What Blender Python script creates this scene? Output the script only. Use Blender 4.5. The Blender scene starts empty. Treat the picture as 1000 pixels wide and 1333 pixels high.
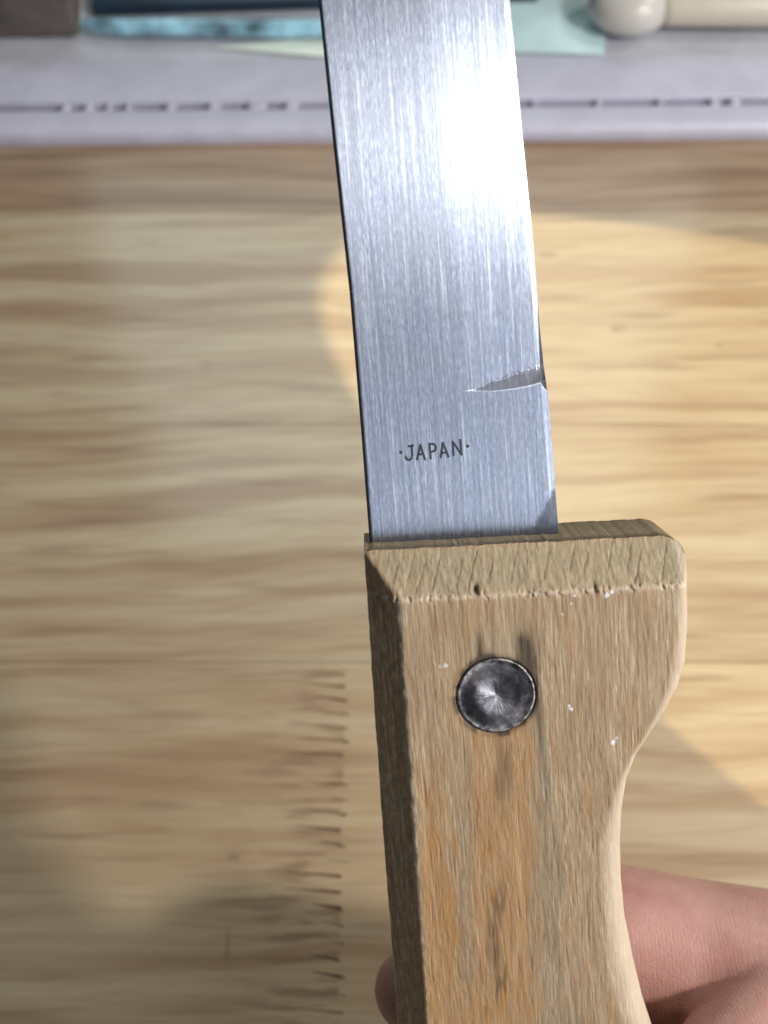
import bpy, bmesh, math, random
import numpy as np
from mathutils import Vector, Matrix

S = bpy.context.scene
R = math.radians
COL = S.collection

# ------------------------------------------------------------------ camera
TH = math.tan(R(20.0))                       # half horizontal field of view
PITCH = R(60.0)
CAM = Vector((0, 0, 0.26))
F = Vector((0, math.cos(PITCH), -math.sin(PITCH)))
U = Vector((0, math.sin(PITCH), math.cos(PITCH)))
RX = Vector((1, 0, 0))
cd = bpy.data.cameras.new('camera')
cam = bpy.data.objects.new('camera', cd)
COL.objects.link(cam)
cam.location = CAM
cam.rotation_euler = (R(90) - PITCH, 0, 0)
cd.sensor_fit = 'HORIZONTAL'
cd.angle = R(40.0)
cd.clip_start = 0.005
cd.clip_end = 50
cd.dof.use_dof = True
cd.dof.focus_distance = 0.140
cd.dof.aperture_fstop = 30
S.camera = cam
S.render.resolution_x = 768
S.render.resolution_y = 1024

# knife frame: origin, axes (x across, y towards the tip, z towards the viewer)
LEAN, TILT = R(5.0), R(12.0)
KO = CAM + F * 0.137 + RX * (0.137 * TH * 100 / 500) + U * (0.137 * TH * (-34) / 500)
y0_ = U * math.cos(LEAN) - RX * math.sin(LEAN)
KX = RX * math.cos(LEAN) + U * math.sin(LEAN)
KY = (y0_ * math.cos(TILT) - F * math.sin(TILT)).normalized()
KZ = KX.cross(KY).normalized()
KM = Matrix(((KX.x, KY.x, KZ.x, KO.x), (KX.y, KY.y, KZ.y, KO.y), (KX.z, KY.z, KZ.z, KO.z), (0, 0, 0, 1)))

def ray(px, py):
    return F + RX * ((px - 500) / 500 * TH) + U * ((666.5 - py) / 500 * TH)
def kn(px, py, z=0.0):                       # photo point -> knife-local millimetres on the plane z (mm)
    d = ray(px, py)
    o = KO + KZ * (z / 1000)
    t = (o - CAM).dot(KZ) / d.dot(KZ)
    p = CAM + d * t - KO
    return p.dot(KX) * 1000, p.dot(KY) * 1000
def dk(px, py, z=0.0):                       # photo point -> world point at height z
    d = ray(px, py)
    return CAM + d * ((z - CAM.z) / d.z)
def kw(x, y, z):                             # knife mm -> world
    return KO + KX * (x / 1000) + KY * (y / 1000) + KZ * (z / 1000)

# ------------------------------------------------------------------ light
W = bpy.data.worlds.new('World'); S.world = W; W.use_nodes = True
W.node_tree.nodes['Background'].inputs[0].default_value = (0.80, 0.88, 1.0, 1)
W.node_tree.nodes['Background'].inputs[1].default_value = 0.055
def lamp(name, kind, loc, target, power, color, **kw_):
    d = bpy.data.lights.new(name, kind); o = bpy.data.objects.new(name, d); COL.objects.link(o)
    o.location = loc
    o.rotation_euler = (Vector(target) - Vector(loc)).to_track_quat('-Z', 'Y').to_euler()
    d.energy = power; d.color = color
    for k, v in kw_.items(): setattr(d, k, v)
    return o
kc = kw(0, 0, 0)
# lamp beside the hand: rakes over the knife from the right
kd = (KX * 0.78 + KZ * 0.60 + KY * 0.23).normalized()
lamp('key_lamp', 'AREA', kc + kd * 0.50, kc, 1.9, (1.0, 0.95, 0.88), shape='DISK', size=0.05)
# ceiling panel behind the phone: the sheen on the blade
cdv = (-F + U * 0.03 + RX * 0.80).normalized()
lamp('ceiling_panel', 'AREA', kw(0, 40, 0) + cdv * 0.9, kw(0, 40, 0), 0.75, (0.78, 0.87, 1.0), shape='RECTANGLE', size=0.30, size_y=0.12)
# added fill panel, low behind the camera: brightens the lower blade
pdv = (-F * 0.86 - U * 0.42 + RX * 1.0).normalized()
lamp('fill_panel', 'AREA', kw(0, 0, 0) + pdv * 1.0, kw(0, 0, 0), 5.2, (0.90, 0.94, 1.0), shape='RECTANGLE', size=0.8, size_y=0.45)
# window beyond the desk, mirrored in the varnish
lamp('window_panel', 'AREA', (0.02, 1.25, 1.40), (0.02, 0.25, 1.20), 6.0, (0.86, 1.0, 0.98), shape='RECTANGLE', size=1.02, size_y=0.90)
# shaded reading lamp standing low at the back left: the crisp pool of warm light on the desk
lamp('desk_lamp', 'SPOT', (-0.631, 0.623, 0.252), (0.317, 0.044, 0.0), 58.0, (1.0, 0.84, 0.50), spot_size=R(13.07), spot_blend=0.03, shadow_soft_size=0.0015)
# added warm fill high on the right: brightens the whole desk
lamp('desk_fill', 'AREA', (0.62, 0.30, 0.75), (0.02, 0.15, 0.0), 1.9, (1.0, 0.93, 0.82), shape='DISK', size=0.16)
S.view_settings.view_transform = 'Standard'
S.view_settings.look = 'None'
S.view_settings.exposure = 0.12
S.view_settings.gamma = 1.0

# ------------------------------------------------------------------ helpers
def props(o, label=None, cat=None, group=None, kind=None):
    if label: o['label'] = label
    if cat: o['category'] = cat
    if group: o['group'] = group
    if kind: o['kind'] = kind
    return o
def empty(name, mat_or_loc, **kw_):
    o = bpy.data.objects.new(name, None); COL.objects.link(o); o.empty_display_size = 0.01
    if isinstance(mat_or_loc, Matrix): o.matrix_world = mat_or_loc
    else: o.location = mat_or_loc
    return props(o, **kw_)
def mesh(name, verts, faces, mat, parent=None, smooth=True):
    me = bpy.data.meshes.new(name)
    me.from_pydata([tuple(v) for v in verts], [], [tuple(f) for f in faces])
    me.update()
    if smooth: me.polygons.foreach_set('use_smooth', [True] * len(me.polygons))
    o = bpy.data.objects.new(name, me); COL.objects.link(o)
    if mat: me.materials.append(mat)
    if parent: o.parent = parent
    return o
def from_bm(name, bm, mat, parent=None, smooth=False):
    bmesh.ops.recalc_face_normals(bm, faces=bm.faces[:])
    me = bpy.data.meshes.new(name); bm.to_mesh(me); bm.free()
    if smooth: me.polygons.foreach_set('use_smooth', [True] * len(me.polygons))
    o = bpy.data.objects.new(name, me); COL.objects.link(o)
    me.materials.append(mat)
    if parent: o.parent = parent
    return o
def attr(o, name, vals):
    a = o.data.attributes.new(name, 'FLOAT', 'POINT')
    a.data.foreach_set('value', np.asarray(vals, dtype=np.float32).ravel())
def sm(a, b, x):
    t = np.clip((x - a) / (b - a), 0, 1); return t * t * (3 - 2 * t)
_rs = np.random.RandomState(7)
_lat = _rs.rand(256, 256)
def noise2(x, y, seed=0):                    # value noise 0..1
    x = np.asarray(x, float) + seed * 17.31; y = np.asarray(y, float) + seed * 9.77
    xi = np.floor(x).astype(int); yi = np.floor(y).astype(int)
    fx = x - xi; fy = y - yi; fx = fx * fx * (3 - 2 * fx); fy = fy * fy * (3 - 2 * fy)
    g = lambda a, b: _lat[a & 255, b & 255]
    return (g(xi, yi) * (1 - fx) + g(xi + 1, yi) * fx) * (1 - fy) + (g(xi, yi + 1) * (1 - fx) + g(xi + 1, yi + 1) * fx) * fy
def fbm(x, y, seed=0, n=3):
    s = 0; a = 0.5; t = 0
    for i in range(n):
        s = s + a * noise2(x * 2 ** i, y * 2 ** i, seed + i); t += a; a *= 0.5
    return s / t

class NT:                                    # tiny node-graph helper
    def __init__(s, name):
        s.m = bpy.data.materials.new(name); s.m.use_nodes = True
        s.t = s.m.node_tree; s.b = s.t.nodes['Principled BSDF']; s.out = s.t.nodes['Material Output']
    def n(s, ty, **k):
        nd = s.t.nodes.new(ty)
        for a, v in k.items(): setattr(nd, a, v)
        return nd
    def link(s, a, b): s.t.links.new(a, b)
    def put(s, sock, v):
        if isinstance(v, bpy.types.NodeSocket): s.link(v, sock)
        elif v is not None: sock.default_value = v
    def coord(s, scale=(1, 1, 1), rot=(0, 0, 0), loc=(0, 0, 0)):
        tc = s.n('ShaderNodeTexCoord'); mp = s.n('ShaderNodeMapping')
        mp.inputs['Scale'].default_value = scale; mp.inputs['Rotation'].default_value = rot; mp.inputs['Location'].default_value = loc
        s.link(tc.outputs['Object'], mp.inputs[0]); return mp.outputs[0]
    def noise(s, vec, scale=1.0, detail=3, rough=0.5, dist=0.0):
        nd = s.n('ShaderNodeTexNoise'); s.link(vec, nd.inputs['Vector'])
        nd.inputs['Scale'].default_value = scale; nd.inputs['Detail'].default_value = detail
        nd.inputs['Roughness'].default_value = rough; nd.inputs['Distortion'].default_value = dist
        return nd.outputs[0]
    def ramp(s, f, stops):
        nd = s.n('ShaderNodeValToRGB'); s.link(f, nd.inputs[0]); e = nd.color_ramp.elements
        while len(e) < len(stops): e.new(0.5)
        for q, (p, c) in zip(e, stops):
            q.position = p; q.color = (c, c, c, 1) if isinstance(c, (int, float)) else (*c, 1)
        return nd.outputs[0]
    def mix(s, f, a, b, mode='MIX'):
        nd = s.n('ShaderNodeMix', data_type='RGBA', blend_type=mode)
        s.put(nd.inputs[0], f)
        for i, v in ((6, a), (7, b)):
            if isinstance(v, tuple): v = (*v, 1)
            s.put(nd.inputs[i], v)
        return nd.outputs[2]
    def math(s, op, a, b=None, clamp=False):
        nd = s.n('ShaderNodeMath', operation=op, use_clamp=clamp)
        s.put(nd.inputs[0], a); s.put(nd.inputs[1], b); return nd.outputs[0]
    def at(s, name):
        return s.n('ShaderNodeAttribute', attribute_name=name).outputs['Fac']
    def bump(s, h, strength, dist, prev=None):
        nd = s.n('ShaderNodeBump'); s.put(nd.inputs['Strength'], strength); nd.inputs['Distance'].default_value = dist
        s.link(h, nd.inputs['Height'])
        if prev: s.link(prev, nd.inputs['Normal'])
        return nd.outputs[0]
    def set(s, **k):
        for a, v in k.items():
            a = a.replace('_', ' ')
            if isinstance(v, tuple) and len(v) == 3 and 'Color' in a: v = (*v, 1)
            s.put(s.b.inputs[a], v)
        return s.m

# ------------------------------------------------------------------ materials
def mat_desk(name, base_dark, base_mid, base_light, off):
    g = NT(name)
    v0 = g.coord((1, 1, 1), (0, 0, R(-1.5)), off)
    warp = g.noise(v0, 9, 2, 0.5)
    vec = g.n('ShaderNodeVectorMath', operation='MULTIPLY'); g.link(v0, vec.inputs[0]); vec.inputs[1].default_value = (7.5, 130, 20)
    add = g.n('ShaderNodeVectorMath', operation='MULTIPLY_ADD')
    comb = g.n('ShaderNodeCombineXYZ'); g.link(warp, comb.inputs[1])
    g.link(comb.outputs[0], add.inputs[0]); add.inputs[1].default_value = (0, 2.2, 0); g.link(vec.outputs[0], add.inputs[2])
    broad = g.noise(add.outputs[0], 1.0, 4, 0.55)
    fine_v = g.n('ShaderNodeVectorMath', operation='MULTIPLY'); g.link(add.outputs[0], fine_v.inputs[0]); fine_v.inputs[1].default_value = (5, 5, 5)
    fine = g.noise(fine_v.outputs[0], 1.0, 4, 0.6)
    c = g.ramp(broad, [(0.36, base_dark), (0.47, base_mid), (0.60, base_light)])
    c = g.mix(g.ramp(fine, [(0.48, 0.0), (0.70, 0.55)]), c, base_dark)
    big = g.noise(g.coord((3, 8, 3), loc=off), 1.0, 2)
    c = g.mix(g.ramp(big, [(0.35, 0.0), (0.65, 0.28)]), c, (0.50, 0.28, 0.13))
    # sparse dark pores, short strokes along the grain
    pv = g.coord((20, 260, 20), (0, 0, R(-1.5)), off)
    pores = g.ramp(g.noise(pv, 1.0, 2, 0.55, 0.3), [(0.56, 0.0), (0.74, 0.55)])
    c = g.mix(pores, c, (0.22, 0.13, 0.07))
    raw = g.coord()
    # resin-dark blotches where the boards are fingered together
    jp = dk(446, 1090); jt = dk(446, 868).y - 0.1
    sx = g.n('ShaderNodeSeparateXYZ'); g.link(raw, sx.inputs[0])
    jm = g.math('MULTIPLY', g.ramp(g.math('MULTIPLY', g.math('ADD', sx.outputs[0], 0.045 - jp.x), 22.2), [(0.25, 0.0), (0.80, 1.0), (0.99, 1.0), (1.0, 0.0)]),
                g.math('LESS_THAN', sx.outputs[1], jt))
    jn = g.ramp(g.noise(g.coord((60, 420, 10)), 1.0, 2, 0.5), [(0.50, 0.0), (0.62, 0.62)])
    c = g.mix(g.math('MULTIPLY', jm, jn), c, (0.22, 0.125, 0.07))
    for px, py, rx_, ry_, a_ in ((800, 429, 0.0016, 0.0010, 0.6), (808, 427, 0.003, 0.0022, 0.25), (936, 449, 0.0012, 0.0012, 0.45), (712, 331, 0.005, 0.0018, 0.45), (268, 478, 0.0022, 0.002, 0.25),
                                 (296, 1232, 0.0007, 0.0055, 0.40), (304, 1116, 0.0022, 0.0010, 0.45), (740, 108, 0.001, 0.001, 0.0)):
        p = dk(px, py)
        sb = g.n('ShaderNodeVectorMath', operation='SUBTRACT'); g.link(raw, sb.inputs[0]); sb.inputs[1].default_value = (p.x, p.y - 0.1, 0)
        dv = g.n('ShaderNodeVectorMath', operation='MULTIPLY'); g.link(sb.outputs[0], dv.inputs[0]); dv.inputs[1].default_value = (1 / rx_, 1 / ry_, 0)
        ln = g.n('ShaderNodeVectorMath', operation='LENGTH'); g.link(dv.outputs[0], ln.inputs[0])
        c = g.mix(g.ramp(ln.outputs['Value'], [(0.35, a_), (1.0, 0.0)]), c, (0.15, 0.09, 0.05))
    b = g.bump(fine, 0.10, 0.0006)
    ro = g.ramp(broad, [(0.3, 0.62), (0.7, 0.50)])
    return g.set(Base_Color=c, Roughness=ro, Normal=b, Coat_Weight=1.0, Coat_Roughness=0.14, Coat_IOR=1.5)

def mat_handle():
    g = NT('beech_handle')
    v = g.coord((1000, 1000, 1000))
    def st(sx, sy, sz, d=3, r=0.55, dist=0.0, rot=0.0):
        q = g.n('ShaderNodeMapping'); q.inputs['Rotation'].default_value = (0, 0, rot); q.inputs['Scale'].default_value = (sx, sy, sz); g.link(v, q.inputs[0])
        return g.noise(q.outputs[0], 1.0, d, r, dist)
    fib = st(3.6, 0.17, 1.0, 5, 0.62, 0.7, R(-4))
    fine = st(9.0, 0.75, 3.0, 3, 0.6, 0.4, R(-4))
    broad = st(0.30, 0.035, 0.2, 3, 0.55, 0.3, R(-4))
    c = g.ramp(fib, [(0.28, (0.27, 0.175, 0.098)), (0.44, (0.39, 0.275, 0.165)), (0.57, (0.50, 0.375, 0.24)), (0.70, (0.68, 0.555, 0.40))])
    c = g.mix(g.ramp(fine, [(0.38, 0.40), (0.55, 0.0)]), c, (0.26, 0.165, 0.10))
    c = g.mix(g.ramp(broad, [(0.40, 0.0), (0.62, 0.50)]), c, (0.31, 0.20, 0.115), 'MIX')
    org = g.math('MULTIPLY', g.at('orange'), g.ramp(fib, [(0.30, 1.0), (0.70, 0.55)]))
    c = g.mix(org, c, (0.42, 0.205, 0.06))
    c = g.mix(g.at('green'), c, g.mix(g.ramp(fib, [(0.35, 0.0), (0.65, 1.0)]), (0.29, 0.24, 0.15), (0.42, 0.35, 0.23)))
    c = g.mix(g.at('grime_shade'), c, (0.075, 0.052, 0.034))
    c = g.mix(g.at('pale'), c, (0.66, 0.55, 0.43))
    c = g.mix(g.at('fleck'), c, (0.85, 0.85, 0.86))
    cut = g.math('SUBTRACT', 1.0, g.math('MULTIPLY', g.at('green'), 0.9), True)
    b = g.bump(fib, g.math('MULTIPLY', cut, 0.40), 0.00018)
    b = g.bump(fine, 0.40, 0.00008, b)
    return g.set(Base_Color=c, Roughness=0.66, Normal=b, Specular_IOR_Level=0.35)

def mat_blade():
    g = NT('brushed_steel')
    v = g.coord((1000, 1000, 1000))
    def st(sx, sy, d=3, r=0.6, dist=0.0):
        q = g.n('ShaderNodeMapping'); q.inputs['Scale'].default_value = (sx, sy, 1); g.link(v, q.inputs[0])
        return g.noise(q.outputs[0], 1.0, d, r, dist)
    long_ = st(2.8, 0.05, 5, 0.7)
    shorts = st(5.0, 0.9, 4, 0.65, 0.3)
    spk = st(3.2, 1.6, 3, 0.6, 0.6)
    cloud = st(0.22, 0.14, 3, 0.5)
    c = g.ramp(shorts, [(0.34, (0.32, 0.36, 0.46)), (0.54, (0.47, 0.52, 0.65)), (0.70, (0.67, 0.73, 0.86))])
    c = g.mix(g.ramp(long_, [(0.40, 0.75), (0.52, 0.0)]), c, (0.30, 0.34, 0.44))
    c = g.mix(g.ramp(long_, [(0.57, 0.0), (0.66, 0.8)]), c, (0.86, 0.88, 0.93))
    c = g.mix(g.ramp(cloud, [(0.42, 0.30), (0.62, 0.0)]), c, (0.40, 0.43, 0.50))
    c = g.mix(g.at('grime_shade'), c, (0.06, 0.062, 0.07))  # dark tint that carries the blade's painted shade
    ro = g.mix(g.at('grime_shade'), g.ramp(spk, [(0.3, 0.44), (0.7, 0.36)]), (0.62, 0.62, 0.62))
    b = g.bump(shorts, 0.22, 0.00005)
    b = g.bump(long_, 0.35, 0.00006, b)
    b = g.bump(spk, 0.08, 0.00007, b)
    tan = g.n('ShaderNodeTangent', direction_type='UV_MAP', uv_map='uv')
    g.link(tan.outputs[0], g.b.inputs['Tangent'])
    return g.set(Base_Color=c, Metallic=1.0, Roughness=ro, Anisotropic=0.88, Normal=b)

def simple(name, color, rough=0.5, metal=0.0, nscale=0, var=0.15, bump=0.0, **k):
    g = NT(name)
    col = (*color, 1)
    if nscale:
        n1 = g.noise(g.coord(), nscale, 4, 0.6)
        col = g.mix(g.ramp(n1, [(0.35, 0.0), (0.65, 1.0)]), tuple(x * (1 - var) for x in color), tuple(min(1, x * (1 + var)) for x in color))
        if bump: g.link(g.bump(n1, bump, 0.0005), g.b.inputs['Normal'])
    return g.set(Base_Color=col, Roughness=rough, Metallic=metal, **k)

def mat_rivet():
    g = NT('rivet_steel')
    v = g.coord((1000, 1000, 1000))
    sep = g.n('ShaderNodeSeparateXYZ'); g.link(v, sep.inputs[0])
    ang = g.math('ARCTAN2', sep.outputs[1], sep.outputs[0])
    rr = g.math('SQRT', g.math('ADD', g.math('MULTIPLY', sep.outputs[0], sep.outputs[0]), g.math('MULTIPLY', sep.outputs[1], sep.outputs[1])))
    cb = g.n('ShaderNodeCombineXYZ'); g.link(g.math('MULTIPLY', ang, 9.0), cb.inputs[0]); g.link(g.math('MULTIPLY', rr, 0.5), cb.inputs[1])
    spoke = g.noise(cb.outputs[0], 1.0, 3, 0.6)
    grime_shade = g.noise(v, 0.9, 4, 0.6)
    inner = g.ramp(g.math('DIVIDE', rr, 5.0), [(0.40, 1.0), (0.56, 0.0)])
    rim = g.ramp(g.math('DIVIDE', rr, 5.0), [(0.78, 0.0), (0.93, 1.0)])
    c = g.ramp(grime_shade, [(0.38, (0.10, 0.09, 0.10)), (0.60, (0.17, 0.155, 0.17)), (0.74, (0.38, 0.36, 0.38))])
    bright = g.ramp(spoke, [(0.38, (0.24, 0.23, 0.25)), (0.55, (0.46, 0.44, 0.47)), (0.70, (0.62, 0.60, 0.64))])
    c = g.mix(g.math('MULTIPLY', inner, g.ramp(grime_shade, [(0.30, 0.35), (0.55, 1.0)])), c, bright)
    c = g.mix(g.math('MULTIPLY', rim, g.ramp(grime_shade, [(0.42, 0.0), (0.60, 0.8)])), c, (0.52, 0.50, 0.47))
    b = g.bump(spoke, g.math('MULTIPLY', inner, 0.45), 0.00010)
    b = g.bump(grime_shade, 0.35, 0.00015, b)
    tan = g.n('ShaderNodeTangent', direction_type='RADIAL', axis='Z'); g.link(tan.outputs[0], g.b.inputs['Tangent'])
    return g.set(Base_Color=c, Metallic=0.9, Roughness=0.40, Anisotropic=0.75, Normal=b)

def mat_skin():
    g = NT('skin')
    v = g.coord((1000, 1000, 1000))
    m1 = g.noise(v, 0.09, 3, 0.5)
    c = g.ramp(m1, [(0.35, (0.46, 0.24, 0.205)), (0.62, (0.58, 0.345, 0.30))])
    m2 = g.noise(v, 0.5, 4, 0.6)
    c = g.mix(g.ramp(m2, [(0.35, 0.25), (0.65, 0.0)]), c, (0.50, 0.21, 0.185))
    cr = g.noise(v, 2.2, 3, 0.6)
    q = g.n('ShaderNodeTexWave', bands_direction='X'); g.link(v, q.inputs[0]); q.inputs['Scale'].default_value = 0.55
    q.inputs['Distortion'].default_value = 2.5; q.inputs['Detail'].default_value = 2; q.inputs['Detail Scale'].default_value = 0.12
    b = g.bump(q.outputs['Fac'], 0.10, 0.0002)
    vo = g.n('ShaderNodeTexVoronoi', feature='DISTANCE_TO_EDGE'); g.link(v, vo.inputs[0]); vo.inputs['Scale'].default_value = 0.55
    b = g.bump(g.ramp(vo.outputs[0], [(0.0, 0.0), (0.10, 1.0)]), 0.16, 0.0002, b)
    b = g.bump(cr, 0.30, 0.00025, b)
    return g.set(Base_Color=c, Roughness=0.46, Normal=b, Subsurface_Weight=0.55, Subsurface_Radius=(1.0, 0.35, 0.2), Subsurface_Scale=0.0025, Specular_IOR_Level=0.4)

M_handle, M_blade, M_rivet, M_skin = mat_handle(), mat_blade(), mat_rivet(), mat_skin()
M_stamp = simple('stamped_dark', (0.045, 0.047, 0.06), 0.6)
M_glue = simple('dark_glue', (0.20, 0.115, 0.06), 0.8)
M_white = simple('white_paint', (0.57, 0.56, 0.67), 0.42, nscale=60, var=0.07, bump=0.15)
M_ledge_shade = simple('shaded_ledge', (0.50, 0.51, 0.56), 0.5, nscale=40, var=0.10)  # ledge colour greyed for the soft shadow lying on it
M_caulk = simple('white_filler', (0.53, 0.52, 0.62), 0.6, nscale=200, var=0.06)
M_gapdark = simple('dark_groove', (0.05, 0.042, 0.035), 0.8)
M_grey = simple('grey_felt', (0.115, 0.095, 0.085), 0.9, nscale=90, var=0.25, bump=0.4)
M_navy = simple('navy_case', (0.012, 0.03, 0.055), 0.35, nscale=40, var=0.2)
M_cyan = simple('cyan_film', (0.26, 0.47, 0.60), 0.12, nscale=60, var=0.75, Coat_Weight=1.0)
M_mint = simple('mint_card', (0.80, 0.88, 0.78), 0.5, nscale=30, var=0.12)
M_teal = simple('teal_card', (0.55, 0.72, 0.74), 0.45, nscale=30, var=0.12)
M_ivory = simple('ivory_plastic', (0.62, 0.56, 0.46), 0.35, nscale=50, var=0.05)
M_pearl = simple('pearl_plastic', (0.60, 0.57, 0.52), 0.30, nscale=50, var=0.04)

# ------------------------------------------------------------------ the knife
knife = empty('kitchen_knife', KM, label='kitchen knife with brushed steel blade stamped JAPAN and worn wooden handle', cat='knife')
ZC, ZF = 5.0, 9.0

def table(pts, z):                           # photo outline -> sorted (y, x) in knife mm
    q = sorted((kn(px, py, z)[1], kn(px, py, z)[0]) for px, py in pts)
    return np.array([a for a, b in q]), np.array([b for a, b in q])
HL = table([(474, 717), (479, 790), (486, 900), (493, 1000), (500, 1100), (508, 1200), (518, 1333), (528, 1480), (545, 1700), (560, 1900)], ZC)
HR = table([(886, 690), (888, 730), (889, 800), (886, 850), (877, 880), (862, 908), (842, 937), (822, 968), (809, 1000), (804, 1040), (803, 1080),
            (805, 1130), (811, 1185), (822, 1240), (834, 1290), (848, 1333), (872, 1420), (890, 1520), (895, 1650), (885, 1800), (860, 1900)], ZC)
HLi = table([(513, 717), (520, 785), (533, 960), (545, 1150), (556, 1333), (568, 1480), (586, 1700), (600, 1900)], ZF)
fL = kn(478, 717, ZC); fR = kn(884, 696, ZC)
slopeT = (fR[1] - fL[1]) / (fR[0] - fL[0])
ytop0 = fL[1] - slopeT * fL[0]
iT = kn(660, 775, ZF)
WT = (ytop0 + slopeT * iT[0]) - iT[1]
print('chamfer top', WT, 'slope', slopeT, 'left chamfer', np.interp(-30, *HLi) - np.interp(-30, *HL))
LEN = ytop0 - kn(700, 1880, ZC)[1]
LV = ytop0 - kn(700, 1345, ZC)[1]

def smin(a, b, k):
    h = np.clip(0.5 + 0.5 * (b - a) / k, 0, 1)
    return b * (1 - h) + a * h - k * h * (1 - h)

def build_handle():
    v = np.concatenate([np.linspace(0, LV, 540), np.linspace(LV, LEN, 130)[1:]])
    s = np.linspace(0, 1, 330)
    V, Sx = np.meshgrid(v, s, indexing='ij')
    y0 = ytop0 - V
    xl = np.interp(y0, *HL); xr = np.interp(y0, *HR)
    # round the butt
    e = LEN - V
    shrink = np.where(e < 12, 12 - np.sqrt(np.maximum(0, 144 - (12 - e) ** 2)), 0)
    xl = xl + shrink * 0.9; xr = xr - shrink * 0.9
    # rough edges: slightly uneven outline
    xl = xl + (fbm(y0 * 0.8, y0 * 0, 3) - 0.5) * 0.16
    X = xl + (xr - xl) * Sx
    fade = np.exp(-V / 9.0)
    dr0 = np.maximum(0, xr - X)
    corner = np.where(dr0 < 2.6, 2.6 - np.sqrt(np.maximum(0, 2.6 ** 2 - (2.6 - dr0) ** 2)), 0) * 0.75
    Y = y0 + (slopeT * X - corner) * fade
    Y[0] += (fbm(X[0] * 1.2, X[0] * 0, 5) - 0.5) * 0.22
    vt = (ytop0 + slopeT * X - Y)
    n1 = fbm(X * 0.9, Y * 0.9, 11); n2 = fbm(X * 2.5, Y * 0.8, 12)
    dz = ZF - ZC
    wl = np.interp(Y, *HLi) - np.interp(Y, *HL)
    left = ZC + dz * (X - xl) / wl + (n1 - 0.5) * 0.35
    top = ZC + dz * vt / (WT + (n1 - 0.5) * 0.5) + (n2 - 0.5) * 0.16
    wr = np.interp(Y, [-120, -64, -40, -32, -26, -20, -10, 0], [5, 4.6, 3.4, 1.6, 1.3, 2.5, 2.1, 1.8])
    q = np.clip((X + 0 - xr + wr) / wr, 0, 1)
    depth_r = np.interp(Y, [-120, -50, -32, -18, 0], [4, 3.2, 1.6, 2.6, 2.6])
    right = ZF - depth_r * (1 - np.sqrt(np.maximum(0, 1 - q * q)))
    eb = np.clip((6 - e) / 6, 0, 1)
    front = ZF + (fbm(X * 0.35, Y * 0.06, 21) - 0.5) * 0.35 + (fbm(X * 2.2, Y * 0.35, 22) - 0.5) * 0.10 - eb ** 2 * 3
    Z = smin(smin(front, left, 0.45), top, 0.5)
    Z = np.minimum(Z, right + (n2 - 0.5) * 0.1)
    # saw marks across the top chamfer: diagonal grooves (leaning with the cut)
    onTop = sm(0.15, 0.5, vt) * (1 - sm(WT - 0.9, WT - 0.1, vt)) * sm(0.3, 1.5, X - xl - vt * wl / WT)
    gsum = np.zeros_like(X)
    rs = random.Random(4)
    gx = -10.0
    while gx < 32:
        sl = 0.42 + rs.uniform(-0.08, 0.08)
        lo, hi = rs.uniform(0.0, 0.35), rs.uniform(0.55, 1.0)
        d = X - (gx - (vt - 2) * sl) + (fbm(X * 1.5, Y * 1.5, 31) - 0.5) * 0.3
        seg = sm(lo - 0.08, lo + 0.08, vt / WT) * (1 - sm(hi - 0.1, hi + 0.06, vt / WT))
        gsum = np.maximum(gsum, np.exp(-(d / 0.095) ** 2) * rs.uniform(0.5, 1.0) * seg)
        gx += rs.uniform(1.3, 3.1)
    groove = gsum * onTop
    Z = Z - groove * 0.10
    # long cracks and fibres on the face
    Z = Z - sm(0.66, 0.80, fbm(X * 3.0, Y * 0.22, 41)) * 0.05 * (1 - onTop)
    # ragged little chips along the arris between face and chamfer
    ar = np.exp(-((vt - WT) / 0.45) ** 2) * sm(0.52, 0.75, fbm(X * 2.4, Y * 1.5, 45))
    Z = Z - ar * 0.28
    # nick at the arris
    nx, ny = kn(620, 771, ZF)
    nick = np.exp(-(((X - nx) / 0.30) ** 2 + ((Y - ny) / 0.55) ** 2)); Z = Z - nick * 0.7
    nx2, ny2 = kn(775, 768, ZF)
    nick2 = np.exp(-(((X - nx2) / 0.18) ** 2 + ((Y - ny2) / 0.7) ** 2)); Z = Z - nick2 * 0.35
    # hole for the rivet
    rx, ry = kn(646, 906, ZF)
    rad = np.hypot(X - rx, Y - ry)
    Z = np.where(rad < 5.25, Z - 0.55 * (1 - sm(4.75, 5.25, rad)), Z)
    nr, nc = X.shape
    verts = np.stack([X, Y, Z], -1).reshape(-1, 3)
    idx = np.arange(nr * nc).reshape(nr, nc)
    quads = np.stack([idx[:-1, :-1], idx[1:, :-1], idx[1:, 1:], idx[:-1, 1:]], -1).reshape(-1, 4)
    # the border goes round: front border -> back
    bd = np.concatenate([idx[0, :], idx[1:, -1], idx[-1, -2::-1], idx[-2:0:-1, 0]])
    B = verts[bd]
    rings = []
    cx, cy = 12.0, -50.0
    for z, ins in ((2.5, 0), (-5, 0), (-7.5, 1.6), (-9, 4.2)):
        P = B.copy(); P[:, 2] = z
        if ins:
            d = P[:, :2] - np.array([cx, cy]); P[:, 0] -= np.sign(d[:, 0]) * np.minimum(ins, abs(d[:, 0])); P[:, 1] -= np.where(abs(d[:, 1]) > 45, np.sign(d[:, 1]) * ins, 0)
        rings.append(P)
    base = len(verts); nb = len(bd)
    allv = np.concatenate([verts] + rings) / 1000
    faces = [tuple(f) for f in quads]
    prev = list(bd)
    for k in range(len(rings)):
        cur = [base + k * nb + i for i in range(nb)]
        for i in range(nb):
            j = (i + 1) % nb
            faces.append((prev[j], prev[i], cur[i], cur[j]))
        prev = cur
    faces.append(tuple(prev))
    o = mesh('handle', allv, faces, M_handle, knife)
    o.data.polygons[len(faces) - 1].use_smooth = False
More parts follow.
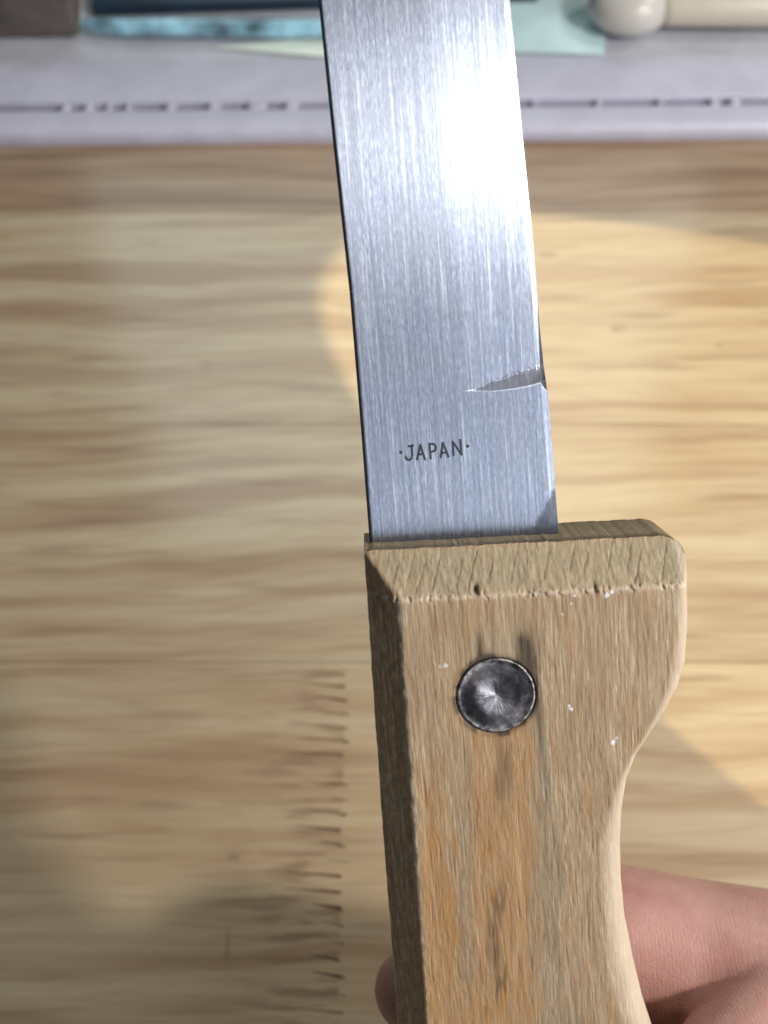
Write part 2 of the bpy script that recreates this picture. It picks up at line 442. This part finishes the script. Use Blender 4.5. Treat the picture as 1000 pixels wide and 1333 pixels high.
    # --- stains and lightened edges
    def P(px, py): return kn(px, py, ZF)
    n3 = fbm(X * 0.9, Y * 0.16, 51); n4 = fbm(X * 2.0, Y * 0.35, 52)
    def streak(px0, px1, pyt, pyb, soft=1.0, ft=3.0, fb=6.0):
        xa, ya = P(px0[0], pyt); xb, _ = P(px0[1], pyt); xc, yb = P(px1[0], pyb); xd, _ = P(px1[1], pyb)
        t = np.clip((Y - ya) / (yb - ya), 0, 1)
        a = xa + (xc - xa) * t; b_ = xb + (xd - xb) * t
        w = (n3 - 0.5) * 4.2
        return sm(a - soft, a + soft, X + w) * (1 - sm(b_ - soft, b_ + soft, X + w)) * (1 - sm(ya - 0.5, ya + ft, Y)) * sm(yb - fb, yb, Y)
    face = (1 - onTop) * sm(WT - 0.3, WT + 0.2, vt)
    orange = 0.75 * streak((612, 690), (618, 706), 945, 1400, 1.0, 1.5) * (0.35 + 0.9 * n4)
    orange = np.maximum(orange, 0.85 * streak((548, 585), (552, 632), 1080, 1500, 1.2, 14) * (0.3 + 1.0 * n4))
    orange = np.maximum(orange, 0.9 * streak((628, 655), (636, 680), 1110, 1500, 0.8, 8) * (0.2 + 1.2 * n4))
    orange = np.maximum(orange, 0.30 * sm(0.5, 0.8, n3))
    orange = np.clip(orange * face, 0, 1)
    grime_shade = np.zeros_like(X)
    def spot(px, py, sx, sy, a, nz=1.0):
        x, y = P(px, py); d = ((X - x + (n4 - 0.5) * nz) / sx) ** 2 + ((Y - y) / sy) ** 2
        return a * np.exp(-d ** 0.95)
    ringn = sm(0.42, 0.62, fbm(np.arctan2(Y - ry, X - rx) * 3, rad * 0.3, 61))
    grime_shade += np.exp(-((rad - 5.2) / 0.40) ** 2) * (0.35 + 0.6 * ringn)
    grime_shade += spot(630, 862, 1.0, 1.5, 0.85) + spot(623, 845, 0.40, 2.0, 0.85)
    grime_shade += spot(687, 862, 1.15, 3.4, 0.9) + spot(700, 925, 0.6, 6.0, 0.62) + spot(683, 840, 0.55, 1.8, 0.8) + spot(706, 980, 0.55, 6.0, 0.2)
    grime_shade += spot(658, 1000, 1.0, 3.5, 0.5) + spot(640, 1250, 0.6, 6, 0.35) + spot(600, 1190, 0.4, 8, 0.2) + spot(650, 1030, 0.6, 2.5, 0.35) + spot(612, 885, 0.3, 1.4, 0.3)
    grime_shade += 0.5 * streak((640, 650), (644, 655), 1170, 1300, 0.35, 4) + 0.22 * streak((706, 716), (722, 740), 990, 1400, 0.5, 4)
    grime_shade += 0.25 * streak((600, 606), (618, 628), 1080, 1360, 0.4, 5)
    grime_shade += groove * 0.9 + nick * 0.9 + nick2 * 0.7 + ar * 0.2
    grime_shade += 0.13 * sm(0.62, 0.8, fbm(X * 3.0, Y * 0.22, 41)) + spot(568, 903, 0.18, 0.5, 0.5, 0.1)
    grime_shade = np.clip(grime_shade, 0, 0.93)
    green = np.clip(onTop * 1.2, 0, 1) * (0.35 + 0.5 * fbm(X * 0.5, Y * 0.5, 71))
    green = np.maximum(green, 0.55 * spot(655, 842, 2.6, 2.6, 1.0, 2) * face)
    green = np.maximum(green, 0.28 * streak((694, 720), (704, 738), 940, 1333, 0.8, 3) * face)
    pale = np.exp(-((vt - WT) / 0.30) ** 2) * 0.5 * (0.4 + n2) * (1 - nick)
    pale += np.exp(-((X - xl - wl) / 0.22) ** 2) * 0.45 * (0.3 + n4) * (vt > WT)
    pale += np.clip(q * 1.5 * (vt > 0.5), 0, 1) * 0.6  # lamplight on the right bevel, put into the colour
    pale = np.clip(pale, 0, 0.85)
    fleck = np.zeros_like(X)
    for px, py, r_, a_ in ((580, 866, 0.32, 0.6), (743, 923, 0.28, 1.0), (741, 919, 0.16, 1), (799, 966, 0.35, 1.0), (803, 961, 0.22, 0.8), (790, 775, 0.35, 0.8), (797, 771, 0.2, 0.9),
                           (748, 776, 0.25, 0.8), (744, 786, 0.14, 0.8), (732, 800, 0.14, 0.6), (573, 868, 0.16, 0.6)):
        x, y = P(px, py)
        fleck = np.maximum(fleck, a_ * (1 - sm(0.6, 1.1, np.hypot(X - x, Y - y) / r_ + (fbm(X * 4, Y * 4, 81) - 0.5) * 1.4)))
    pad = lambda A, fill: np.concatenate([A.ravel(), np.full(4 * nb, fill)])
    endg = np.tile(np.where(np.arange(nb) < nc, 0.62, 0.0), 4)
    attr(o, 'orange', pad(orange, 0.1)); attr(o, 'grime_shade', np.concatenate([grime_shade.ravel(), endg * 0.45])); attr(o, 'pale', pad(pale, 0)); attr(o, 'fleck', pad(fleck, 0))
    attr(o, 'green', np.concatenate([green.ravel(), endg]))
    return o, (rx, ry)
handle, (rvx, rvy) = build_handle()

def build_blade():
    zt = 1.0
    BL = table([(482, 716), (470, 560), (455, 380), (434, 190), (414, -4), (403, -120)], zt)
    BR = table([(728, 700), (722, 620), (714, 515), (704, 420), (694, 300), (682, 180), (665, 0), (652, -120)], zt)
    BF = table([(612, 540), (609, 480), (598, 350), (585, 250), (572, 150), (562, 0), (556, -120)], zt)
    yb = kn(600, 700, zt)[1] - 2.5
    yv = kn(600, -20, zt)[1]
    ye = 158.0
    yy = np.concatenate([np.linspace(yb, yv, 640), np.linspace(yv, ye, 90)[1:]])
    s = np.concatenate([np.linspace(0, 0.03, 6)[:-1], np.linspace(0.03, 0.95, 190), np.linspace(0.95, 1, 44)[1:]])
    Yg, Sg = np.meshgrid(yy, s, indexing='ij')
    def ext(T, y, slope):
        return np.where(y > T[0][-1], T[1][-1] + (y - T[0][-1]) * slope, np.interp(y, *T))
    xl = ext(BL, Yg, (BL[1][-1] - BL[1][-2]) / (BL[0][-1] - BL[0][-2]))
    xr = ext(BR, Yg, (BR[1][-1] - BR[1][-2]) / (BR[0][-1] - BR[0][-2]))
    tipf = np.clip((Yg - 118) / 40, 0, 1) ** 2.0
    xr = xr - (xr - xl - 0.4) * tipf
    xf = np.minimum(ext(BF, Yg, 0.0), xr - 1.0)
    X = xl + (xr - xl) * Sg
    # plunge line (lower crisp edge) and ramp
    lo = sorted(kn(a, b, zt) for a, b in ((600, 509), (617, 508.5), (642, 510), (670, 507), (690, 503), (706, 498), (716, 494)))
    up = sorted(kn(a, b, zt) for a, b in ((600, 509), (617, 508), (631, 501), (648, 493), (667, 485), (684, 479), (704, 475), (716, 473)))
    ylo = np.interp(X, [p[0] for p in lo], [p[1] for p in lo])
    yup = np.interp(X, [p[0] for p in up], [p[1] for p in up]) 
    uu = X - xf + 0.2; depth = 0.056 * 0.6 * np.log1p(np.exp(np.clip(uu / 0.6, -30, 30)))
    t = np.clip((Yg - ylo) / np.maximum(0.05, yup - ylo), 0, 1)
    ramp = np.where(Yg < ylo, 0, 1 - (1 - t) ** 1.35)
    Z = zt - depth * ramp
    # spine: small round-over on the left
    dl = X - xl
    Z = Z - 0.9 * np.clip(1 - dl / 0.42, 0, 1) ** 2
    # right arris below the plunge
    dr = xr - X
    below = 1 - sm(ylo - 1.5, ylo, Yg)
    Z = Z - (0.14 * np.clip(1 - dr / 0.85, 0, 1) ** 1.0) * below
    Z = Z - (0.18 * np.clip(1 - dr / 0.7, 0, 1)) * (1 - below)
    # dark relief behind the edge, opening towards the plunge
    yA = kn(704, 385, zt)[1]; yB = kn(712, 513, zt)[1]; yM = kn(708, 498, zt)[1]
    w = np.where(Yg > yM, 0.75 * (1 - np.clip((Yg - yM) / (yA - yM), 0, 1)) ** 1.1, 0.75 * sm(yB, yM, Yg))
    reliefm = (dr < w) * 1.0
    Z = Z - sm(0, 0.25, w - dr) * 0.45
    Z = Z + (fbm(X * 0.12, Yg * 0.05, 95) - 0.5) * 0.05
    nr, nc = X.shape
    top = np.stack([X, Yg, Z], -1).reshape(-1, 3)
    bot = np.stack([X, Yg, -np.maximum(Z, 0.10) * 0.98 - 0.02], -1)[:, ::1]
    idx = np.arange(nr * nc).reshape(nr, nc)
    quads = np.stack([idx[:-1, :-1], idx[:-1, 1:], idx[1:, 1:], idx[1:, :-1]], -1).reshape(-1, 4)
    # back: coarse copy sharing the border only
    faces = [tuple(f) for f in quads]
    bd = np.concatenate([idx[0, :], idx[1:, -1], idx[-1, -2::-1], idx[-2:0:-1, 0]])
    B = top[bd].copy(); B[:, 2] = np.minimum(-B[:, 2] * 0.9 - 0.05, B[:, 2] - 0.12)
    base = nr * nc; nb = len(bd)
    cur = [base + i for i in range(nb)]
    for i in range(nb):
        j = (i + 1) % nb
        faces.append((bd[i], cur[i], cur[j], bd[j]))
    faces.append(tuple(reversed(cur)))
    allv = np.concatenate([top, B]) / 1000
    o = mesh('blade', allv, faces, M_blade, knife)
    o.data.polygons[len(faces) - 1].use_smooth = False
    uv = o.data.uv_layers.new(name='uv')
    li = np.empty(len(o.data.loops), dtype=np.int32); o.data.loops.foreach_get('vertex_index', li)
    uvs = allv[li][:, :2] * 10
    uv.data.foreach_set('uv', uvs.astype(np.float32).ravel())
    # dark tones of the blade, painted shade among them
    def P(px, py): return kn(px, py, zt)
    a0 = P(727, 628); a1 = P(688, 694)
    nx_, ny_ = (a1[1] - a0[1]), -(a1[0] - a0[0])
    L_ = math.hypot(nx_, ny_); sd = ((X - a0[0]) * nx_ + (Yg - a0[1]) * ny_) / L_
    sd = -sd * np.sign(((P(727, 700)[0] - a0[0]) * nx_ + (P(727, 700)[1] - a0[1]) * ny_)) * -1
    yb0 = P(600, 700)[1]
    g = 0.62 * sm(-0.3, 0.5, sd + (fbm(X * 2, Yg * 2, 97) - 0.5) * 0.7) * (Yg < a0[1] + 1)  # handle's shadow on the lower right corner, painted in
    g = np.maximum(g, 0.20 * (1 - sm(yb0, yb0 + 5.5, Yg + (fbm(X * 1.5, Yg * 0.6, 98) - 0.5) * 4)))  # darker towards the handle end
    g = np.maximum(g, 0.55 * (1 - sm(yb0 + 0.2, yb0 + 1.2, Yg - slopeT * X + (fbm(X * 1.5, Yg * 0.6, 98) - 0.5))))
    g = np.maximum(g, 0.75 * (1 - sm(0.15, 0.55, dl)))  # shade of the left-facing spine edge, painted in
    g = np.maximum(g, reliefm * 0.9)  # bevel facing away, its shade put into the colour
    rampm = (t < 0.999) * sm(0.0, 0.1, t) * (1 - sm(0.78, 1.08, t + (fbm(X * 9, Yg * 9, 91) - 0.5) * 0.7)) * sm(0.3, 1.2, X - xf)  # mask for the painted shade on the grind ramp
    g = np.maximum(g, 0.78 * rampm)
    attr(o, 'grime_shade', np.concatenate([g.ravel(), np.full(nb, 0.6)]))
    return o
blade = build_blade()

# stamped word: strokes laid along the photo's letters, each letter a sub-part of the blade
def stroke_mesh(name, strokes, w, parent, z=1.03):
    bm = bmesh.new()
    for pts in strokes:
        P = [Vector((*kn(px, py, z), 0)) for px, py in pts]
        if len(P) == 1:
            c = P[0]; ring = [bm.verts.new(((c.x + w * 0.85 * math.cos(a)) / 1000, (c.y + w * 0.85 * math.sin(a)) / 1000, z / 1000)) for a in [k * math.pi / 5 for k in range(10)]]
            bm.faces.new(ring); continue
        for i in range(len(P) - 1):
            a, b = P[i], P[i + 1]; d = (b - a).normalized(); n = Vector((-d.y, d.x, 0)) * w / 2
            a2 = a - d * w * 0.35; b2 = b + d * w * 0.35
            zz = z + 0.0015 * i
            q = [a2 - n, b2 - n, b2 + n, a2 + n]
            bm.faces.new([bm.verts.new((p.x / 1000, p.y / 1000, zz / 1000)) for p in q])
            zz -= 0.03
    me = bpy.data.meshes.new(name); bm.to_mesh(me); bm.free()
    me.materials.append(M_stamp)
    o = bpy.data.objects.new(name, me); COL.objects.link(o); o.parent = parent
    md = o.modifiers.new('thick', 'SOLIDIFY'); md.thickness = 0.00004; md.offset = -1
    return o
def zc(x, y): return (500 + x * 0.14, 550 + y * 0.14)   # measured on an enlarged crop of the stamp
letters = [
    ('dot', [[(157, 278)]]),
    ('letter', [[(228, 222), (272, 213)], [(258, 217), (262, 300), (255, 335), (238, 350), (215, 345), (202, 322)]]),
    ('letter', [[(308, 345), (338, 208), (382, 343)], [(322, 300), (368, 293)]]),
    ('letter', [[(436, 335), (424, 198), (466, 200), (482, 228), (476, 262), (432, 275)]]),
    ('letter', [[(528, 325), (548, 188), (600, 318)], [(538, 285), (584, 277)]]),
    ('letter', [[(648, 305), (640, 178), (722, 300), (712, 160)]]),
    ('dot', [[(778, 220)]]),
]
for nm, st in letters:
    stroke_mesh(nm, [[zc(*p) for p in s_] for s_ in st], 0.27 if nm == 'letter' else 0.26, blade)

def build_rivet():
    prof = [(0.0, -0.30), (0.3, -0.295), (0.8, -0.24), (1.4, -0.14), (2.0, -0.05), (2.6, 0.01), (3.2, 0.02), (3.9, -0.02), (4.4, -0.02), (4.65, 0.05), (4.82, 0.06), (4.95, -0.03), (5.0, -0.3), (5.0, -3.0)]
    n = 96; vs = []; fs = []
    for i, (r, z) in enumerate(prof):
        for k in range(n):
            a = 2 * math.pi * k / n
            zz = z + (0.04 * math.sin(2 * a + 0.6) if 0 < r < 4 else 0) + (noise2(np.array(r * 2), np.array(a * 4), 3) - 0.5) * 0.05 * (r > 0)
            vs.append((r * math.cos(a), r * math.sin(a), float(zz)))
    for i in range(len(prof) - 1):
        for k in range(n):
            j = (k + 1) % n
            fs.append((i * n + k, (i + 1) * n + k, (i + 1) * n + j, i * n + j))
    o = mesh('rivet', np.array(vs) / 1000, fs, M_rivet, knife)
    o.location = (rvx / 1000, rvy / 1000, (ZF - 0.06) / 1000)
    md = o.modifiers.new('sub', 'SUBSURF'); md.levels = md.render_levels = 1
    return o
rivet = build_rivet()
r2 = rivet.copy(); COL.objects.link(r2); r2.parent = knife; r2.location = (rvx / 1000 + 0.004, rvy / 1000 - 0.072, (ZF - 0.06) / 1000)

# ------------------------------------------------------------------ the hand
def capsule_chain(bm, pts, seg=20):          # pts: (x,y,z,r) in world metres; a tapered tube with round ends
    for (p, r), (q, s_) in zip(pts[:-1], pts[1:]):
        d = q - p; L = d.length; z = d / L
        x = z.orthogonal().normalized(); y = z.cross(x)
        rings = []
        sa = (r - s_) / L
        for k in range(1, 6):
            a = math.pi / 2 * k / 6; rings.append((-math.cos(a) * r, math.sin(a) * r))
        rings += [(L * t, r + (s_ - r) * t) for t in (0, 0.5, 1)]
        for k in range(5, 0, -1):
            a = math.pi / 2 * k / 6; rings.append((L + math.cos(a) * s_, math.sin(a) * s_))
        prev = None
        first = bm.verts.new(p - z * r); last = bm.verts.new(q + z * s_)
        for h, rr in rings:
            cur = [bm.verts.new(p + z * h + (x * math.cos(2 * math.pi * k / seg) + y * math.sin(2 * math.pi * k / seg)) * rr) for k in range(seg)]
            if prev is None:
                for k in range(seg): bm.faces.new((first, cur[(k + 1) % seg], cur[k]))
            else:
                for k in range(seg): bm.faces.new((prev[k], prev[(k + 1) % seg], cur[(k + 1) % seg], cur[k]))
            prev = cur
        for k in range(seg): bm.faces.new((prev[k], prev[(k + 1) % seg], last))
def hp(px, py, z, r):
    x, y = kn(px, py, z); return (kw(x, y, z), r / 1000)
person = empty('person', kw(60, -110, -10), label='bare hand of a person gripping the wooden knife handle from behind', cat='person')
def build_hand():
    bm = bmesh.new()
    index = [hp(543, 1288, -18.5, 7.0), hp(640, 1262, -19.5, 8.4), hp(800, 1228, -20, 12.6), hp(905, 1254, -18, 13.2), hp(1110, 1285, -12, 13.0), hp(1330, 1440, -4, 14)]
    middle = [hp(560, 1500, -17, 7.6), hp(700, 1440, -20.5, 9.4), hp(890, 1402, -19, 10.8), hp(1120, 1470, -10, 11.5), hp(1340, 1560, -4, 14)]
    ring_ = [hp(580, 1660, -18, 7.2), hp(720, 1625, -20.5, 8.4), hp(910, 1600, -20, 9.6), hp(1130, 1630, -10, 11), hp(1350, 1690, -4, 14)]
    little = [hp(620, 1800, -18, 6.2), hp(740, 1775, -20, 7.2), hp(900, 1760, -18, 8.2), hp(1110, 1770, -8, 10), hp(1350, 1810, -4, 13)]
    thumb = [hp(800, 1600, 17, 8.2), hp(890, 1500, 17, 9.4), hp(1018, 1338, -5, 10.8), hp(1180, 1400, 6, 13), hp(1360, 1560, 4, 17)]
    for ch in (index, middle, ring_, little, thumb): capsule_chain(bm, ch)
    palm = [hp(1330, 1440, -4, 14), hp(1400, 1560, -4, 17), hp(1400, 1680, -4, 17), hp(1370, 1800, -4, 14)]
    capsule_chain(bm, palm)
    wrist = hp(1720, 1690, -6, 24); fore = (wrist[0] + Vector((0.12, -0.07, 0.03)), 0.033)
    for k in range(4): capsule_chain(bm, [palm[k], wrist])
    capsule_chain(bm, [wrist, fore])
    o = from_bm('hand', bm, M_skin, person, smooth=True)
    o.matrix_parent_inverse = Matrix.Translation(-person.location)
    md = o.modifiers.new('remesh', 'REMESH'); md.mode = 'VOXEL'; md.voxel_size = 0.0008; md.use_smooth_shade = True
    md = o.modifiers.new('smooth', 'SMOOTH'); md.factor = 0.5; md.iterations = 9
    return o
hand = build_hand()

# ------------------------------------------------------------------ the desk
desk = empty('desk', (0, 0.1, 0), label='varnished pale wood desk top of finger-jointed boards under the knife', cat='desk')
tones = [((0.355, 0.245, 0.15), (0.465, 0.36, 0.23), (0.54, 0.45, 0.30)),
         ((0.28, 0.18, 0.11), (0.41, 0.30, 0.19), (0.53, 0.42, 0.285)),
         ((0.40, 0.285, 0.17), (0.51, 0.40, 0.25), (0.58, 0.485, 0.32)),
         ((0.20, 0.125, 0.075), (0.32, 0.215, 0.135), (0.40, 0.285, 0.19))]
DM = [mat_desk('desk_wood_%s' % n, *t, off=(0, 0, 0)) for i, (n, t) in enumerate(zip(('tan', 'brown', 'honey', 'dark'), tones))]
def stave(x0, x1, y0, y1, m, comb0=None, comb1=None):
    """one board; comb0/comb1 = (depth, pitch, phase) of the finger joint at its left / right end"""
    g = 0.0
    pts = [(x0, y0 + g), (x1, y0 + g)]
    def teeth(x, c, up, gap):
        depth, pitch, seed = c[:3]; rs = random.Random(seed); out = []
        n = int((y1 - y0) / pitch)
        for k in range(n):
            a = y0 + g + (y1 - y0 - 2 * g) * k / n; h = (y1 - y0 - 2 * g) / n
            j = rs.uniform(-0.0012, 0.0012); dd = depth * rs.uniform(0.45, 1.5); w = rs.uniform(0.05, 0.14) * gap
            if rs.random() < 0.2: w *= 0.2
            out += [(x + j, a + h * (0.04 + w)), (x - dd + j, a + h * (0.44 + w * 0.2)), (x - dd + j, a + h * 0.56), (x + j, a + h * 0.96)]
        return out if up else out[::-1]
    right = teeth(x1, comb1, True, 0) if comb1 else [(x1, y0 + g), (x1, y1 - g)]
    left = teeth(x0, comb0, False, comb0[3]) if comb0 else [(x0, y1 - g), (x0, y0 + g)]
    loop = right + left
    bm = bmesh.new()
    top = [bm.verts.new((x, y - 0.1, 0)) for x, y in loop]
    bot = [bm.verts.new((x, y - 0.1, -0.018)) for x, y in loop]
    bm.faces.new(top); bm.faces.new(bot[::-1])
    for i in range(len(loop)):
        j = (i + 1) % len(loop); bm.faces.new((top[i], bot[i], bot[j], top[j]))
    from_bm('board', bm, m, desk)
yj = [dk(500, p)[1] for p in (1600, 1345, 862, 552, 276, 120)]
yj = [yj[0] - 0.12] + yj + [0.55, 0.70, 0.85]
ends = {2: dk(448, 1090)[0], 0: 0.05, 1: -0.12, 3: 0.22, 4: -0.20, 5: 0.19, 6: -0.3, 7: 0.0, 8: 0.2}
order = [0, 0, 0, 0, 0, 3, 0, 0, 0, 0]
for i in range(len(yj) - 1):
    a, b = yj[i], yj[i + 1]; e = ends.get(i, 0)
    if i == 2:
        c = (0.0095, 0.0036, 5, 2.0)
    else:
        c = (0.0085, 0.0040, 20 + i, 0.2)
    ma = DM[order[i]]; mb = DM[2 if i == 2 else (3 if i == 5 else 0)]
    stave(-0.75, e, a, b, ma, comb1=c)
    stave(e, 0.75, a, b, mb, comb0=c)
bm = bmesh.new(); bmesh.ops.create_cube(bm, size=1, matrix=Matrix.Translation((0, (yj[0] + yj[-1]) / 2 - 0.1, -0.0125)) @ Matrix.Diagonal((1.49, yj[-1] - yj[0] - 0.002, 0.024, 1)))
under = from_bm('glue_core', bm, M_glue, desk)
# recessed 0.5 mm below the boards
under.location.z = -0.0003

# ------------------------------------------------------------------ ledge at the back
TL = R(0.75)
led0 = dk(500, 186, 0)
ledge = empty('window_ledge', (0, led0.y, 0), label='white painted ledge along the back of the desk with a dark broken groove', cat='ledge')
ledge.rotation_euler = (0, 0, TL)
def rounded_bar(name, y0, y1, z0, z1, r, mat, parent, x0=-0.7, x1=0.7):
    pts = [(y0, z0)]
    for k in range(7):
        a = math.pi / 2 * k / 6
        pts.append((y0 + r - r * math.cos(a), z1 - r + r * math.sin(a)))
    for k in range(5):
        a = math.pi / 2 * k / 4; rr = r * 0.3
        pts.append((y1 - rr + rr * math.sin(a), z1 - rr + rr * math.cos(a)))
    pts.append((y1, z0))
    n = len(pts); xs = np.linspace(x0, x1, 160); vs = []; fs = []
    for x in xs:
        w = (float(fbm(np.array(x * 60), np.array(z1 * 900), 5)) - 0.5) * 0.0007
        vs += [(x, y + (w if j < 8 else -w * 0.5), z) for j, (y, z) in enumerate(pts)]
    for i in range(len(xs) - 1):
        for k in range(n):
            j = (k + 1) % n; fs.append((i * n + k, (i + 1) * n + k, (i + 1) * n + j, i * n + j))
    fs.append(tuple(range(n))); fs.append(tuple(range((len(xs) - 1) * n, len(xs) * n))[::-1])
    return mesh(name, vs, fs, mat, parent)
H1 = 0.006
yg0 = dk(500, 139, H1).y - led0.y; yg1 = dk(500, 131, H1).y - led0.y; yu1 = dk(500, 78, H1).y - led0.y
rounded_bar('front_board', 0, yg0, -0.004, H1, 0.0035, M_white, ledge)
rounded_bar('rear_board', yg1, yu1, -0.004, H1 + 0.0008, 0.0008, M_white, ledge)
rounded_bar('shaded_back', yu1 + 0.0004, yu1 + 0.25, -0.004, H1 + 0.0003, 0.0006, M_ledge_shade, ledge)  # shadow at the back of the ledge, put in as a greyer board
gb = rounded_bar('groove_bottom', yg0 - 0.0003, yg1 + 0.0003, -0.006, H1 - 0.0080, 0.0003, M_gapdark, ledge)
# filler that bridges the groove between the dashes
fills = [(80, 92), (110, 122), (140, 145), (165, 170), (216, 229), (271, 287), (322, 347), (371, 388), (694, 697), (777, 784), (858, 864), (926, 938), (952, 966)]
for a, b in fills:
    xa = dk(a, 135, H1).x; xb = dk(b, 135, H1).x
    m = Matrix.Translation(((xa + xb) / 2, (yg0 + yg1) / 2, H1 - 0.0021)) @ Matrix.Diagonal(((xb - xa), yg1 - yg0 + 0.0016, 0.0045, 1))
    bm = bmesh.new(); bmesh.ops.create_icosphere(bm, subdivisions=3, radius=0.5)
    for v in bm.verts:
        c = v.co; mx = max(abs(c.x), abs(c.y), abs(c.z)); v.co = c.lerp(c * (0.5 / mx), 0.72)
    bmesh.ops.transform(bm, matrix=m, verts=bm.verts)
    from_bm('filler', bm, M_caulk, ledge, True)

# ------------------------------------------------------------------ things lying on the ledge
HT = H1 + 0.0012
def slab(name, label, cat, corners, h, mat, bev=0.001, z=HT):
    P = [dk(px, py, z) for px, py in corners]
    c = sum(P, Vector()) / len(P)
    bm = bmesh.new(); vs = [bm.verts.new((p.x - c.x, p.y - c.y, 0)) for p in P]
    f = bm.faces.new(vs); ex = bmesh.ops.extrude_face_region(bm, geom=[f])
    for v in ex['geom']:
        if isinstance(v, bmesh.types.BMVert): v.co.z += h
    bmesh.ops.bevel(bm, geom=bm.edges[:], offset=bev, segments=3, affect='EDGES', profile=0.5)
    o = from_bm(name, bm, mat, None, True); o.location = c
    return props(o, label=label, cat=cat)
slab('storage_box', 'dark grey-brown box with soft edges at the back left', 'box', [(-160, 52), (104, 50), (112, -80), (-160, -90)], 0.022, M_grey, 0.002)
slab('tablet_case', 'dark navy flat case lying behind the blue glossy tube', 'case', [(122, 22), (700, 4), (700, -90), (122, -90)], 0.004, M_navy, 0.001)
slab('paper_slip', 'thin pale mint paper slip left of the blade', 'paper', [(275, 62), (420, 74), (470, 66), (470, 52), (380, 52)], 0.0004, M_mint, 0.0001)
slab('teal_card', 'pale teal card on the ledge right of the blade', 'card', [(640, 68), (785, 72), (800, -30), (640, -30)], 0.0007, M_teal, 0.0002)
def tube(name, label, cat, pts, rr, mat, squash=1.0, n=24):
    vs = []; fs = []; c = Vector(pts[0]).lerp(Vector(pts[-1]), 0.5)
    for i, (p, r) in enumerate(zip(pts, rr)):
        a = Vector(pts[max(0, i - 1)]); b = Vector(pts[min(len(pts) - 1, i + 1)]); d = (b - a).normalized()
        s1 = d.cross(Vector((0, 0, 1))).normalized(); u1 = s1.cross(d)
        for k in range(n):
            q = 2 * math.pi * k / n
            vs.append(Vector(p) - c + s1 * math.cos(q) * r + u1 * math.sin(q) * r * squash)
    for i in range(len(pts) - 1):
        for k in range(n):
            j = (k + 1) % n; fs.append((i * n + k, (i + 1) * n + k, (i + 1) * n + j, i * n + j))
    fs.append(tuple(range(n))[::-1]); fs.append(tuple(range((len(pts) - 1) * n, len(pts) * n)))
    o = mesh(name, vs, fs, mat)
    o.data.polygons[-1].use_smooth = o.data.polygons[-2].use_smooth = False
    if label: o.location = c; props(o, label=label, cat=cat)
    return o, c
zt_ = HT + 0.0035
tp = [dk(px, py, zt_) for px, py in ((107, 30), (112, 31), (125, 33), (160, 35), (200, 35), (300, 36), (420, 36), (520, 34), (640, 30))]
tube('pen_tube', 'glossy light blue plastic tube lying behind the ledge left of the blade', 'tube', tp, (0.0010, 0.0022, 0.0030, 0.0034, 0.0036, 0.0038, 0.0038, 0.0038, 0.0036), M_cyan, 0.9)
# ivory plug with a rounded end and a flat body
pc = dk(820, 14, HT + 0.008)
plug = empty('rounded_plug', (pc.x, pc.y, HT), label='ivory plastic plug with rounded pearly end at the back right', cat='plug')
def revolve_x(name, prof, mat, parent, off, sz=1.0, n=32):
    vs = []; fs = []
    for x, r in prof:
        for k in range(n):
            q = 2 * math.pi * k / n; vs.append((x + off[0], r * math.cos(q) + off[1], r * math.sin(q) * sz + off[2]))
    for i in range(len(prof) - 1):
        for k in range(n):
            j = (k + 1) % n; fs.append((i * n + k, i * n + j, (i + 1) * n + j, (i + 1) * n + k))
    fs.append(tuple(range(n))[::-1] if False else tuple(range(n))); fs.append(tuple(range((len(prof) - 1) * n, len(prof) * n))[::-1])
    return mesh(name, vs, fs, mat, parent)
pxm = 0.27e-3
k = [(-0.0155 * math.cos(t), 0.0128 * math.sin(t)) for t in np.linspace(0.06, math.pi - 0.75, 16)]
revolve_x('rounded_end', k, M_pearl, plug, (0, 0.001, 0.0098), 0.75)
revolve_x('body', [(0.010, 0.0075), (0.0112, 0.0090), (0.014, 0.0096), (0.05, 0.0100), (0.09, 0.0100), (0.094, 0.009)], M_ivory, plug, (0.001, 0.004, 0.0088), 0.78)
print('verts', sum(len(o.data.vertices) for o in COL.objects if o.type == 'MESH'))
